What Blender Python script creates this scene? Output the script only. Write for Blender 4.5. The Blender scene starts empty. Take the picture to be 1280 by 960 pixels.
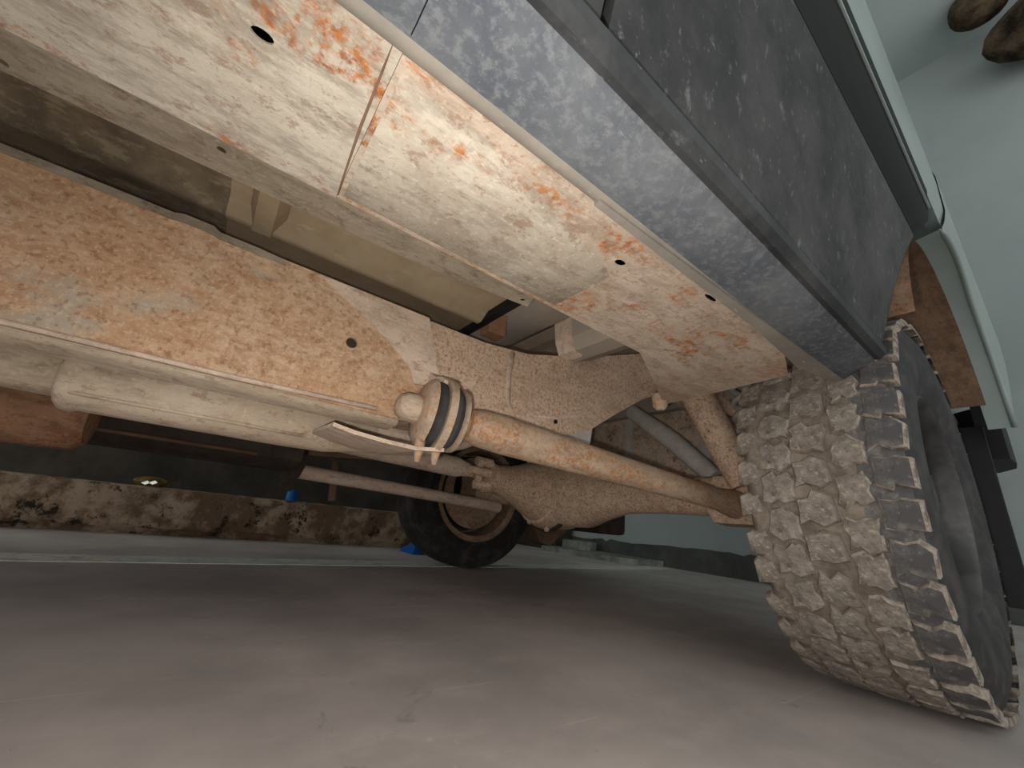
import bpy, bmesh, math, random
from mathutils import Vector, Matrix, noise as mnoise
random.seed(7)
PI = math.pi
scn = bpy.context.scene
COL = scn.collection

# ------------------------------------------------------------------ camera
CAM_H = 0.25
cd = bpy.data.cameras.new('camera')
cd.sensor_width = 36.0
cd.lens = 14.055
cd.clip_start = 0.01
cam = bpy.data.objects.new('camera', cd)
COL.objects.link(cam)
cam.matrix_world = Matrix(((0.602304, 0.203857, 0.771798, 0.0),
                           (0.792042, -0.273118, -0.545963, 0.0),
                           (0.099494, 0.940132, -0.325963, CAM_H),
                           (0, 0, 0, 1)))
scn.camera = cam

# ------------------------------------------------------------------ light
w = bpy.data.worlds.new('world')
scn.world = w
w.use_nodes = True
w.node_tree.nodes['Background'].inputs[0].default_value = (0.98, 0.985, 1.0, 1)
w.node_tree.nodes['Background'].inputs[1].default_value = 1.0

fl = bpy.data.lights.new('phone_flash', 'SPOT')      # the flash beside the phone's lens
fl.energy = 8.4
fl.spot_size = math.radians(172)
fl.spot_blend = 1.0
fl.color = (1.0, 0.965, 0.91)
fl.shadow_soft_size = 0.006
flash = bpy.data.objects.new('phone_flash', fl)
COL.objects.link(flash)
flash.matrix_world = cam.matrix_world.to_3x3().to_4x4()      # aimed along the lens
flash.location = (-0.022, -0.008, 0.232)

scn.view_settings.view_transform = 'Standard'
scn.view_settings.look = 'None'
scn.view_settings.exposure = 0.4
scn.view_settings.gamma = 1.0
scn.view_settings.use_curve_mapping = False

# ------------------------------------------------------------------ node helpers
def srgb(r, g, b):
    def f(c):
        c /= 255.0
        return c / 12.92 if c <= 0.04045 else ((c + 0.055) / 1.055) ** 2.4
    return (f(r), f(g), f(b), 1.0)

class NT:
    def __init__(self, name):
        self.m = bpy.data.materials.new(name)
        self.m.use_nodes = True
        self.t = self.m.node_tree
        self.b = self.t.nodes['Principled BSDF']
        self.tc = self.t.nodes.new('ShaderNodeTexCoord')
    def link(self, a, b): self.t.links.new(a, b)
    def coords(self, scale=(1, 1, 1), rot=(0, 0, 0)):
        mp = self.t.nodes.new('ShaderNodeMapping')
        mp.inputs['Scale'].default_value = scale
        mp.inputs['Rotation'].default_value = rot
        self.link(self.tc.outputs['Object'], mp.inputs['Vector'])
        return mp.outputs['Vector']
    def noise(self, scale, detail=6, rough=0.6, vec=None, dist=0.0):
        n = self.t.nodes.new('ShaderNodeTexNoise')
        n.inputs['Scale'].default_value = scale
        n.inputs['Detail'].default_value = detail
        n.inputs['Roughness'].default_value = rough
        n.inputs['Distortion'].default_value = dist
        self.link(vec if vec else self.tc.outputs['Object'], n.inputs['Vector'])
        return n.outputs['Fac']
    def ramp(self, fac, lo, hi):
        r = self.t.nodes.new('ShaderNodeMapRange')
        r.interpolation_type = 'SMOOTHSTEP'
        r.inputs['From Min'].default_value = lo
        r.inputs['From Max'].default_value = hi
        self.link(fac, r.inputs['Value'])
        return r.outputs['Result']
    def mul(self, a, b):
        n = self.t.nodes.new('ShaderNodeMath'); n.operation = 'MULTIPLY'
        for i, v in enumerate((a, b)):
            if isinstance(v, (int, float)): n.inputs[i].default_value = v
            else: self.link(v, n.inputs[i])
        return n.outputs[0]
    def add(self, a, b):
        n = self.t.nodes.new('ShaderNodeMath'); n.operation = 'ADD'
        for i, v in enumerate((a, b)):
            if isinstance(v, (int, float)): n.inputs[i].default_value = v
            else: self.link(v, n.inputs[i])
        return n.outputs[0]
    def mix(self, fac, a, b):
        n = self.t.nodes.new('ShaderNodeMix'); n.data_type = 'RGBA'
        if isinstance(fac, (int, float)): n.inputs[0].default_value = fac
        else: self.link(fac, n.inputs[0])
        for s, v in ((n.inputs[6], a), (n.inputs[7], b)):
            if isinstance(v, tuple): s.default_value = v
            else: self.link(v, s)
        return n.outputs[2]
    def bump(self, h, strength, dist):
        n = self.t.nodes.new('ShaderNodeBump')
        n.inputs['Strength'].default_value = strength
        n.inputs['Distance'].default_value = dist
        self.link(h, n.inputs['Height'])
        self.link(n.outputs[0], self.b.inputs['Normal'])
    def out(self, col, rough=0.9, metal=0.0, spec=0.3):
        if isinstance(col, tuple): self.b.inputs['Base Color'].default_value = col
        else: self.link(col, self.b.inputs['Base Color'])
        if isinstance(rough, (int, float)): self.b.inputs['Roughness'].default_value = rough
        else: self.link(rough, self.b.inputs['Roughness'])
        self.b.inputs['Metallic'].default_value = metal
        self.b.inputs['Specular IOR Level'].default_value = spec
        return self.m

def muddy(name, mud, mud2, rust, rust2, amount, speck=0.3, scale=9.0, stretch=(1, 0.35, 1), rough=0.85, bump=0.25, fs=85, flo=0.40, lines=()):
    """dried mud over metal, with rust blooming through: amount = noise threshold, lower is rustier"""
    n = NT(name)
    sv = n.coords(stretch)
    base = n.mix(n.ramp(n.noise(5, 7, 0.65), 0.35, 0.65), mud, mud2)
    # streaky fine dirt
    base = n.mix(n.mul(n.ramp(n.noise(70, 4, 0.7, n.coords((1, 0.25, 1))), 0.5, 0.75), 0.35), base, mud2)
    pn = n.noise(scale, 8, 0.72, sv, 0.4)
    if lines:       # rust that breaks out along a fold of the sheet
        sx = n.t.nodes.new('ShaderNodeSeparateXYZ'); n.link(n.tc.outputs['Object'], sx.inputs[0])
        for x0, wd, k in lines:
            d = n.t.nodes.new('ShaderNodeMath'); d.operation = 'ABSOLUTE'
            n.link(n.add(sx.outputs[0], -x0), d.inputs[0])
            pn = n.add(pn, n.mul(n.add(1.0, n.mul(n.ramp(d.outputs[0], 0.0, wd), -1.0)), k))
    patch = n.ramp(pn, amount, amount + 0.09)
    fine = n.ramp(n.noise(fs, 5, 0.7), flo, flo + 0.2)
    rc = n.mix(n.ramp(n.noise(140, 4, 0.7), 0.35, 0.65), rust, rust2)
    col = n.mix(n.mul(patch, fine), base, rc)
    sp = n.ramp(n.noise(190, 3, 0.6), 0.60, 0.70)
    col = n.mix(n.mul(sp, speck), col, rust2)
    grime = n.ramp(n.noise(38, 8, 0.78, n.coords((1.2, 0.3, 1.0), (0, 0, 0.15))), 0.45, 0.62)
    col = n.mix(n.mul(grime, 0.6), col, tuple(c * 0.66 for c in mud2[:3]) + (1,))
    pale = n.ramp(n.noise(160, 3, 0.6, n.coords((1.3, 0.9, 1.1))), 0.56, 0.70)
    fleck = n.ramp(n.noise(62, 6, 0.8, n.coords((1.1, 0.6, 1.0), (0.4, 0.2, 0.3))), 0.54, 0.61)
    col = n.mix(n.mul(fleck, 0.5), col, n.mix(n.noise(9, 3), rust2, tuple(c * 0.5 for c in mud2[:3]) + (1,)))
    col = n.mix(n.mul(pale, 0.35), col, tuple(min(1, c * 1.25) for c in mud[:3]) + (1,))
    n.bump(n.add(n.noise(110, 6, 0.7), n.mul(n.noise(18, 5), 2.0)), bump, 0.004)
    return n.out(col, rough, 0.0, 0.25)

def plain(name, col, rough=0.8, metal=0.0, var=0.25, scale=30, spec=0.3, bump=0.0):
    n = NT(name)
    d = tuple(c * (1 - var) for c in col[:3]) + (1,)
    c = n.mix(n.ramp(n.noise(scale, 6, 0.65), 0.35, 0.65), col, d)
    if bump: n.bump(n.noise(scale * 3, 5, 0.65), bump, 0.004)
    return n.out(c, rough, metal, spec)

def dusty(name, base, dust, speck_lo=0.60, speck_hi=0.68, cover=0.35, rough=0.55, stretch=(1, 1, 1), scale=60, spec=0.4):
    """painted or plastic surface under dust, dried splashes and pale specks"""
    n = NT(name)
    c = n.mix(n.mul(n.ramp(n.noise(6, 7, 0.7), 0.35, 0.7), cover), base, dust)
    s = n.ramp(n.noise(scale, 7, 0.72, n.coords(stretch), 0.15), speck_lo, speck_hi)
    c = n.mix(n.mul(s, 0.55), c, dust)
    s2 = n.ramp(n.noise(scale * 3.2, 4, 0.65, n.coords(stretch)), 0.66, 0.74)
    c = n.mix(n.mul(s2, 0.6), c, tuple(min(1, v * 1.5) for v in dust[:3]) + (1,))
    s3 = n.ramp(n.noise(45, 6, 0.7, n.coords((stretch[0] * 2.5, stretch[1] * 0.5, stretch[2] * 2.0), (0.2, 0.5, 0.3))), 0.66, 0.70)
    c = n.mix(n.mul(s3, 0.5), c, tuple(min(1, v * 1.4) for v in dust[:3]) + (1,))
    n.bump(n.noise(180, 4), 0.08, 0.003)
    return n.out(c, rough, 0.0, spec)

M = {}
M['rocker'] = muddy('mud_cream_rust', srgb(184, 174, 158), srgb(148, 135, 119), srgb(176, 106, 48), srgb(130, 74, 38), 0.555, 0.35, 13, (1, 0.45, 1), lines=((0.955, 0.022, 0.10), (0.838, 0.016, 0.09)))
M['outrigger'] = muddy('mud_peach_rust', srgb(186, 170, 153), srgb(168, 148, 129), srgb(178, 114, 62), srgb(138, 86, 52), 0.53, 0.6, 15, (1, 0.6, 1), lines=((0.960, 0.03, 0.06),))
M['flange'] = muddy('mud_grey_flange', srgb(158, 146, 128), srgb(136, 122, 104), srgb(140, 92, 58), srgb(96, 62, 42), 0.64, 0.15, 14)
def rail_mat():
    n = NT('rusty_rail')
    v = n.coords((1, 0.55, 1.1))
    c = n.mix(n.ramp(n.noise(60, 8, 0.75, v, 0.5), 0.34, 0.66), srgb(204, 176, 147), srgb(164, 125, 94))
    c = n.mix(n.mul(n.ramp(n.noise(5, 6, 0.65, v), 0.38, 0.66), 0.5), c, srgb(184, 140, 102))
    g = n.ramp(n.noise(7, 8, 0.68, n.coords((1, 0.5, 1), (0.3, 0, 0.7))), 0.56, 0.66)
    c = n.mix(n.mul(g, 0.7), c, srgb(168, 160, 146))
    c = n.mix(n.mul(n.ramp(n.noise(150, 6, 0.75), 0.50, 0.62), 0.55), c, srgb(212, 184, 154))
    c = n.mix(n.mul(n.ramp(n.noise(120, 4, 0.6, n.coords((1, 1, 1), (1, 1, 1))), 0.54, 0.66), 0.5), c, srgb(126, 84, 56))
    n.bump(n.noise(90, 7, 0.7), 0.3, 0.004)
    return n.out(c, 0.9, 0, 0.2)
M['rail'] = rail_mat()
M['kickup'] = muddy('mud_kickup', srgb(222, 196, 172), srgb(208, 180, 154), srgb(180, 132, 98), srgb(142, 100, 74), 0.34, 0.6, 22, (1, 1, 1), fs=150, flo=0.46)
M['gusset'] = muddy('mud_gusset', srgb(220, 198, 178), srgb(204, 180, 158), srgb(180, 112, 66), srgb(140, 88, 56), 0.62, 0.25, 20, (1, 1, 1))
M['bushing'] = muddy('mud_bushing', srgb(190, 170, 148), srgb(172, 150, 128), srgb(196, 132, 80), srgb(160, 104, 64), 0.52, 0.4, 30, (1, 1, 1))
M['arm'] = muddy('mud_arm', srgb(190, 166, 142), srgb(172, 148, 124), srgb(180, 122, 74), srgb(160, 108, 70), 0.44, 0.6, 16, (1, 0.5, 1), fs=120, flo=0.42)
M['muffler'] = muddy('mud_muffler', srgb(206, 188, 166), srgb(186, 166, 142), srgb(180, 120, 76), srgb(150, 104, 70), 0.66, 0.12, 12)
M['axle'] = muddy('mud_axle', srgb(224, 196, 170), srgb(208, 178, 150), srgb(158, 110, 78), srgb(126, 88, 62), 0.36, 0.7, 26, (1, 1, 1), fs=140, flo=0.48)
M['redbrown'] = muddy('mud_redbrown', srgb(166, 126, 98), srgb(136, 100, 76), srgb(150, 96, 62), srgb(110, 72, 50), 0.5, 0.3, 12)
M['pan'] = dusty('floor_underseal', srgb(92, 80, 66), srgb(156, 140, 114), 0.50, 0.62, 0.6, 0.9, (1, 0.5, 1), 50, 0.15)
M['panpale'] = dusty('floor_pale_lit_mud', srgb(150, 132, 106), srgb(182, 164, 136), 0.56, 0.66, 0.6, 0.9, (1, 0.3, 1), 40, 0.15)  # paler mud; the stronger light on the rear pan is put into the colour
M['greypanel'] = dusty('grey_panel', srgb(158, 150, 140), srgb(188, 172, 152), 0.58, 0.7, 0.5, 0.85, (1, 1, 1), 30, 0.2)
M['rearfloor'] = dusty('rear_floor_mud', srgb(176, 158, 138), srgb(206, 188, 166), 0.5, 0.64, 0.6, 0.9, (1, 1, 1), 24, 0.15)
M['tank'] = muddy('mud_added_tank', srgb(222, 200, 176), srgb(196, 176, 154), srgb(150, 112, 84), srgb(120, 90, 68), 0.5, 0.4, 10, (1, 1, 1))
M['sill'] = dusty('sill_blue_grey', srgb(76, 80, 86), srgb(120, 121, 122), 0.46, 0.64, 0.55, 0.8, (1, 0.8, 1), 130, 0.15)
M['smooth'] = dusty('pinch_flange_mud', srgb(118, 112, 104), srgb(158, 148, 134), 0.55, 0.7, 0.5, 0.8, (1, 0.3, 1), 40, 0.2)
M['door'] = dusty('door_charcoal', srgb(42, 43, 44), srgb(128, 127, 124), 0.57, 0.68, 0.25, 0.6, (1, 1, 0.6), 70, 0.25)
M['blackgap'] = plain('black_rubber_and_gap', srgb(20, 20, 20), 0.6)
M['lip'] = dusty('sill_black_lip', srgb(34, 36, 38), srgb(110, 110, 110), 0.6, 0.7, 0.3, 0.5, (1, 0.4, 1), 50, 0.4)
M['gloss'] = plain('satin_black', srgb(14, 17, 16), 0.5, 0, 0.2, 8, 0.15)
M['paint'] = plain('pale_body_paint', srgb(158, 172, 168), 0.28, 0.0, 0.12, 5, 0.5)
M['chrome'] = plain('dull_bright_strip', srgb(170, 180, 176), 0.3, 0.8, 0.1, 20)
M['liner'] = muddy('mud_liner', srgb(150, 120, 96), srgb(118, 96, 78), srgb(140, 92, 62), srgb(96, 68, 50), 0.5, 0.3, 10, (1, 1, 1))
M['glass'] = plain('tinted_glass', srgb(14, 18, 20), 0.06, 0, 0.05, 5, 0.5)
M['blackplastic'] = plain('black_plastic', srgb(26, 28, 28), 0.5, 0, 0.3, 30)
M['rubber_grey'] = plain('grey_rubber', srgb(66, 64, 64), 0.75, 0, 0.3, 60, 0.3, 0.2)
M['steel'] = plain('alloy', srgb(96, 94, 92), 0.45, 0.7, 0.4, 14)
M['darkmetal'] = plain('dark_dirty_metal', srgb(70, 60, 52), 0.8, 0, 0.4, 20, 0.2, 0.2)
M['brownmetal'] = plain('brown_dirty_metal', srgb(120, 94, 76), 0.85, 0, 0.35, 16, 0.2, 0.2)
M['greytube'] = plain('grey_tube', srgb(206, 198, 190), 0.7, 0, 0.2, 30, 0.3, 0.1)
M['brakemud'] = muddy('mud_brake', srgb(172, 142, 116), srgb(140, 116, 96), srgb(130, 90, 64), srgb(90, 66, 50), 0.5, 0.5, 24, (1, 1, 1))

def tyre_mats():
    n = NT('tread_mud')
    c = n.mix(n.ramp(n.noise(26, 8, 0.7), 0.32, 0.68), srgb(164, 154, 142), srgb(118, 109, 100))
    c = n.mix(n.mul(n.ramp(n.noise(110, 5, 0.7), 0.52, 0.66), 0.6), c, srgb(202, 188, 170))
    c = n.mix(n.mul(n.ramp(n.noise(60, 6, 0.7, n.coords((1, 1, 1), (1, 2, 0))), 0.58, 0.66), 0.6), c, srgb(78, 68, 60))
    n.bump(n.add(n.noise(45, 8, 0.7), n.mul(n.noise(140, 4, 0.6), 0.5)), 0.9, 0.006)
    M['treadmud'] = n.out(c, 0.95, 0, 0.15)
    n = NT('tread_gap_mud')
    c = n.mix(n.ramp(n.noise(30, 7, 0.7), 0.35, 0.65), srgb(150, 138, 124), srgb(112, 101, 90))
    n.bump(n.noise(60, 7, 0.7), 0.8, 0.006)
    M['treadgap'] = n.out(c, 0.95, 0, 0.15)
    n = NT('tread_rubber')
    c = n.mix(n.ramp(n.noise(40, 7, 0.7), 0.42, 0.72), srgb(84, 82, 82), srgb(126, 120, 114))
    c = n.mix(n.mul(n.ramp(n.noise(130, 4, 0.6), 0.6, 0.7), 0.4), c, srgb(160, 152, 142))
    n.bump(n.noise(70, 6, 0.65), 0.4, 0.004)
    M['treadrubber'] = n.out(c, 0.8, 0, 0.3)
    n = NT('tread_dust_edge')
    c = n.mix(n.ramp(n.noise(50, 6, 0.7), 0.35, 0.65), srgb(172, 160, 146), srgb(104, 96, 88))
    M['treadedge'] = n.out(c, 0.95, 0, 0.15)
    n = NT('sidewall_rubber')
    c = n.mix(n.mul(n.ramp(n.noise(20, 7, 0.7), 0.4, 0.7), 0.5), srgb(38, 38, 38), srgb(92, 88, 84))
    M['sidewall'] = n.out(c, 0.6, 0, 0.35)
    n = NT('far_tyre_rubber')
    c = n.mix(n.mul(n.ramp(n.noise(14, 7, 0.7), 0.45, 0.7), 0.5), srgb(40, 38, 36), srgb(92, 80, 72))
    M['fartyre'] = n.out(c, 0.85, 0, 0.25)
tyre_mats()

# ------------------------------------------------------------------ mesh helpers
def link(o, parent=None):
    COL.objects.link(o)
    if parent is not None:
        o.parent = parent
    return o

def finish(name, bm, mat, parent=None, smooth=False, bevel=0.0, autosmooth=None):
    if bevel:
        es = [e for e in bm.edges if len(e.link_faces) == 2 and e.calc_face_angle(0) > 0.5]
        bmesh.ops.bevel(bm, geom=es, offset=bevel, segments=2, affect='EDGES', profile=0.6)
    bmesh.ops.recalc_face_normals(bm, faces=bm.faces[:])
    me = bpy.data.meshes.new(name)
    org = Vector((0, 0, 0))
    p = parent
    while p is not None:
        org += p.location; p = p.parent
    if org.length > 0:
        bmesh.ops.translate(bm, verts=bm.verts[:], vec=-org)
    if smooth:
        for f in bm.faces: f.smooth = True
        if autosmooth:
            for e in bm.edges:
                if len(e.link_faces) == 2 and e.calc_face_angle(0) > autosmooth: e.smooth = False
    bm.to_mesh(me); bm.free()
    for m in (mat if isinstance(mat, (list, tuple)) else [mat]):
        me.materials.append(M[m] if isinstance(m, str) else m)
    return link(bpy.data.objects.new(name, me), parent)

def empty(name, loc):
    o = bpy.data.objects.new(name, None)
    o.empty_display_size = 0.1
    o.location = loc
    return link(o)

def tag(o, label=None, cat=None, group=None, kind=None):
    if label: o['label'] = label
    if cat: o['category'] = cat
    if group: o['group'] = group
    if kind: o['kind'] = kind
    return o

def box(bm, lo, hi):
    r = bmesh.ops.create_cube(bm, size=1.0)
    for v in r['verts']:
        v.co = Vector([lo[i] + (v.co[i] + 0.5) * (hi[i] - lo[i]) for i in range(3)])
    return r['verts']

def prism(bm, pts, axis, a, b):
    """polygon in the plane across `axis`, pushed from a to b. pts are the other two coordinates in xyz order"""
    def mk(p, t):
        if axis == 0: return (t, p[0], p[1])
        if axis == 1: return (p[0], t, p[1])
        return (p[0], p[1], t)
    v0 = [bm.verts.new(mk(p, a)) for p in pts]
    v1 = [bm.verts.new(mk(p, b)) for p in pts]
    n = len(pts)
    bm.faces.new(v0); bm.faces.new(v1[::-1])
    for i in range(n):
        bm.faces.new((v0[i], v0[(i + 1) % n], v1[(i + 1) % n], v1[i]))
    return v0 + v1

def plate(bm, outer, holes, z0, z1, axis=2):
    """flat plate with real holes through it; outer/holes in the two remaining coordinates"""
    def mk(p, t):
        if axis == 0: return (t, p[0], p[1])
        if axis == 1: return (p[0], t, p[1])
        return (p[0], p[1], t)
    es = []
    for lp in [outer] + holes:
        vs = [bm.verts.new(mk(p, z0)) for p in lp]
        es += [bm.edges.new((vs[i], vs[(i + 1) % len(vs)])) for i in range(len(vs))]
    r = bmesh.ops.triangle_fill(bm, use_beauty=True, use_dissolve=False, edges=es)
    fs = [g for g in r['geom'] if isinstance(g, bmesh.types.BMFace)]
    ex = bmesh.ops.extrude_face_region(bm, geom=fs)
    vs = [g for g in ex['geom'] if isinstance(g, bmesh.types.BMVert)]
    d = [0, 0, 0]; d[axis] = z1 - z0
    bmesh.ops.translate(bm, verts=vs, vec=d)

def circ(cx, cy, rx, ry=None, n=14):
    ry = ry or rx
    return [(cx + rx * math.cos(2 * PI * i / n), cy + ry * math.sin(2 * PI * i / n)) for i in range(n)]

def tube(bm, pts, radii, seg=16, cap=True, flat=1.0):
    """round bar through points; radii one number or one for each point; flat squashes it vertically"""
    pts = [Vector(p) for p in pts]
    if isinstance(radii, (int, float)): radii = [radii] * len(pts)
    rings = []
    for i, p in enumerate(pts):
        d = (pts[min(i + 1, len(pts) - 1)] - pts[max(i - 1, 0)]).normalized()
        ref = Vector((0, 0, 1)) if abs(d.z) < 0.95 else Vector((1, 0, 0))
        s = d.cross(ref).normalized(); u = s.cross(d).normalized()
        rings.append([bm.verts.new(p + s * math.cos(2 * PI * k / seg) * radii[i] + u * math.sin(2 * PI * k / seg) * radii[i] * flat) for k in range(seg)])
    for a, b in zip(rings, rings[1:]):
        for k in range(seg):
            bm.faces.new((a[k], a[(k + 1) % seg], b[(k + 1) % seg], b[k]))
    if cap:
        bm.faces.new(rings[0][::-1]); bm.faces.new(rings[-1])
    return rings

def lathe_x(bm, prof, c, seg=64, closed=False):
    """prof = [(x, r)...] turned about the x axis through c"""
    rings = []
    for x, r in prof:
        rings.append([bm.verts.new((c[0] + x, c[1] + r * math.cos(2 * PI * k / seg), c[2] + r * math.sin(2 * PI * k / seg))) for k in range(seg)])
    prs = list(zip(rings, rings[1:]))
    if closed: prs.append((rings[-1], rings[0]))
    out = []
    for a, b in prs:
        for k in range(seg):
            out.append(bm.faces.new((a[k], a[(k + 1) % seg], b[(k + 1) % seg], b[k])))
    return out

def lathe_axis(bm, prof, c, axis, seg=28, cap=True):
    """prof = [(t, r)...] along a free axis from c"""
    axis = Vector(axis).normalized(); c = Vector(c)
    ref = Vector((0, 0, 1)) if abs(axis.z) < 0.95 else Vector((1, 0, 0))
    s = axis.cross(ref).normalized(); u = s.cross(axis).normalized()
    rings = [[bm.verts.new(c + axis * t + (s * math.cos(2 * PI * k / seg) + u * math.sin(2 * PI * k / seg)) * r) for k in range(seg)] for t, r in prof]
    for a, b in zip(rings, rings[1:]):
        for k in range(seg):
            bm.faces.new((a[k], a[(k + 1) % seg], b[(k + 1) % seg], b[k]))
    if cap:
        bm.faces.new(rings[0][::-1]); bm.faces.new(rings[-1])

def grid(bm, rows):
    """rows of points -> quads"""
    vr = [[bm.verts.new(p) for p in r] for r in rows]
    for a, b in zip(vr, vr[1:]):
        for i in range(len(a) - 1):
            bm.faces.new((a[i], a[i + 1], b[i + 1], b[i]))
    return vr

def N(): return bmesh.new()

# ------------------------------------------------------------------ the setting
def setting():
    n = NT('garage_floor')
    c = n.mix(n.ramp(n.noise(1.6, 8, 0.6), 0.32, 0.68), srgb(210, 199, 192), srgb(168, 159, 154))
    c = n.mix(n.mul(n.ramp(n.noise(9, 8, 0.7, n.coords((1, 0.5, 1), (0, 0, 0.5))), 0.45, 0.75), 0.4), c, srgb(224, 210, 202))
    c = n.mix(n.mul(n.ramp(n.noise(6, 8, 0.75, n.coords((1, 1, 1), (0, 0, 1.1)), 0.8), 0.62, 0.70), 0.5), c, srgb(120, 112, 108))
    sc = n.ramp(n.noise(10, 8, 0.7, n.coords((0.4, 6, 1), (0, 0, 0.65))), 0.68, 0.74)
    c = n.mix(n.mul(sc, 0.45), c, srgb(224, 216, 208))
    chip = n.mul(n.ramp(n.noise(26, 8, 0.8, n.coords((1, 1, 1), (0, 0, 0.9))), 0.60, 0.66), n.ramp(n.noise(2.6, 3, 0.5), 0.52, 0.62))
    c = n.mix(n.mul(chip, 0.5), c, srgb(236, 230, 222))
    scr = n.ramp(n.noise(7, 6, 0.6, n.coords((9, 0.35, 1), (0, 0, -0.9))), 0.66, 0.70)
    c = n.mix(n.mul(scr, 0.35), c, srgb(232, 224, 216))
    c = n.mix(n.mul(n.ramp(n.noise(48, 5, 0.7), 0.66, 0.72), 0.5), c, srgb(120, 112, 106))
    n.bump(n.noise(60, 6, 0.6), 0.06, 0.004)
    M['floor'] = n.out(c, n.add(n.mul(n.noise(5, 6), 0.3), 0.33), 0, 0.35)
    n = NT('pale_wall_paint')
    c = n.mix(n.ramp(n.noise(0.9, 7, 0.6), 0.3, 0.7), srgb(168, 178, 174), srgb(154, 164, 162))
    c = n.mix(n.mul(n.ramp(n.noise(5, 8, 0.7), 0.55, 0.75), 0.25), c, srgb(140, 150, 150))
    n.bump(n.noise(20, 6), 0.05, 0.01)
    M['wall'] = n.out(c, 0.85, 0, 0.2)
    n = NT('ceiling_paint')
    c = n.mix(n.ramp(n.noise(1.2, 6, 0.6), 0.3, 0.7), srgb(196, 208, 204), srgb(180, 194, 192))
    M['ceiling'] = n.out(c, 0.9, 0, 0.2)
    n = NT('dirty_wall_base')
    c = n.mix(n.ramp(n.noise(4, 8, 0.7), 0.3, 0.7), srgb(96, 98, 94), srgb(72, 74, 72))
    M['wallbase'] = n.out(c, 0.95, 0, 0.15)
    n = NT('dark_wall')
    c = n.mix(n.ramp(n.noise(2, 8, 0.7), 0.3, 0.7), srgb(74, 68, 60), srgb(48, 45, 40))
    M['darkwall'] = n.out(c, 0.95, 0, 0.1)

    bm = N(); box(bm, (-5.2, -4.0, -0.12), (4.0, 3.9, 0.0))
    tag(finish('floor', bm, 'floor'), 'grey concrete garage floor', kind='structure')
    bm = N(); box(bm, (-5.2, 3.7, 0.0), (4.0, 3.9, 4.04))
    tag(finish('wall_back', bm, 'wall'), 'pale grey-green painted wall behind the vehicle', kind='structure')
    bm = N(); box(bm, (-5.2, -4.0, 4.04), (4.0, 3.9, 4.2))
    tag(finish('ceiling', bm, 'ceiling'), 'pale ceiling', kind='structure')
    bm = N(); box(bm, (-5.4, -4.0, -0.12), (-5.2, 3.9, 4.2))  # wall added as a dark backdrop against the bright open world
    tag(finish('wall_left', bm, 'darkwall'), 'added dark side wall, a backdrop on the left', kind='structure')
    # ragged, unpainted strip along the foot of the back wall
    bm = N()
    top = []
    x = -5.15
    rnd = random.Random(3)
    while x < 3.9:
        top.append((x, 0.15 + 0.022 * (x + 5) * 0.5 + rnd.uniform(-0.018, 0.018)))
        x += rnd.uniform(0.05, 0.16)
    pts = [(-5.15, 0.0)] + top + [(top[-1][0], 0.0)]
    prism(bm, pts, 1, 3.68, 3.70)
    tag(finish('baseboard_back', bm, 'wallbase'), 'dark ragged unpainted strip at the foot of the back wall', kind='structure')
    # parking bay line
    n = NT('line_paint')
    c = n.mix(n.ramp(n.noise(14, 8, 0.75), 0.45, 0.7), srgb(226, 226, 214), srgb(176, 172, 164))
    M['line'] = n.out(c, 0.8, 0, 0.2)
    bm = N()
    l = []; r = []
    for i in range(42):
        y = -1.5 + i * 0.12
        cx = -1.985 - 0.085 * y
        l.append((cx - 0.09 + rnd.uniform(-0.005, 0.005), y)); r.append((cx + 0.08 + rnd.uniform(-0.006, 0.006), y))
    prism(bm, l + r[::-1], 2, 0.0002, 0.0018)
    tag(finish('parking_line', bm, 'line'), 'worn white painted parking line on the floor', kind='structure')

setting()

# ------------------------------------------------------------------ the vehicle
CL = -1.18
suv = empty('suv', (CL, 1.23, 0.0))
tag(suv, 'mud-caked and rusty body-on-frame SUV with dark lower doors, seen from underneath', 'car')

def body_x(z):
    """outer skin of the body side, x for a height"""
    prof = [(0.52, -0.121), (0.545, -0.112), (0.66, -0.088), (0.79, -0.064), (0.815, -0.066), (0.86, -0.046), (0.93, -0.036),
            (0.99, -0.027), (1.06, -0.025), (1.15, -0.032), (1.25, -0.055), (1.80, -0.235)]
    for (z0, x0), (z1, x1) in zip(prof, prof[1:]):
        if z <= z1: return x0 + (x1 - x0) * (z - z0) / (z1 - z0)
    return prof[-1][1]

ARC_Y, ARC_Z, ARC_R = 1.23, 0.42, 0.51

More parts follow.
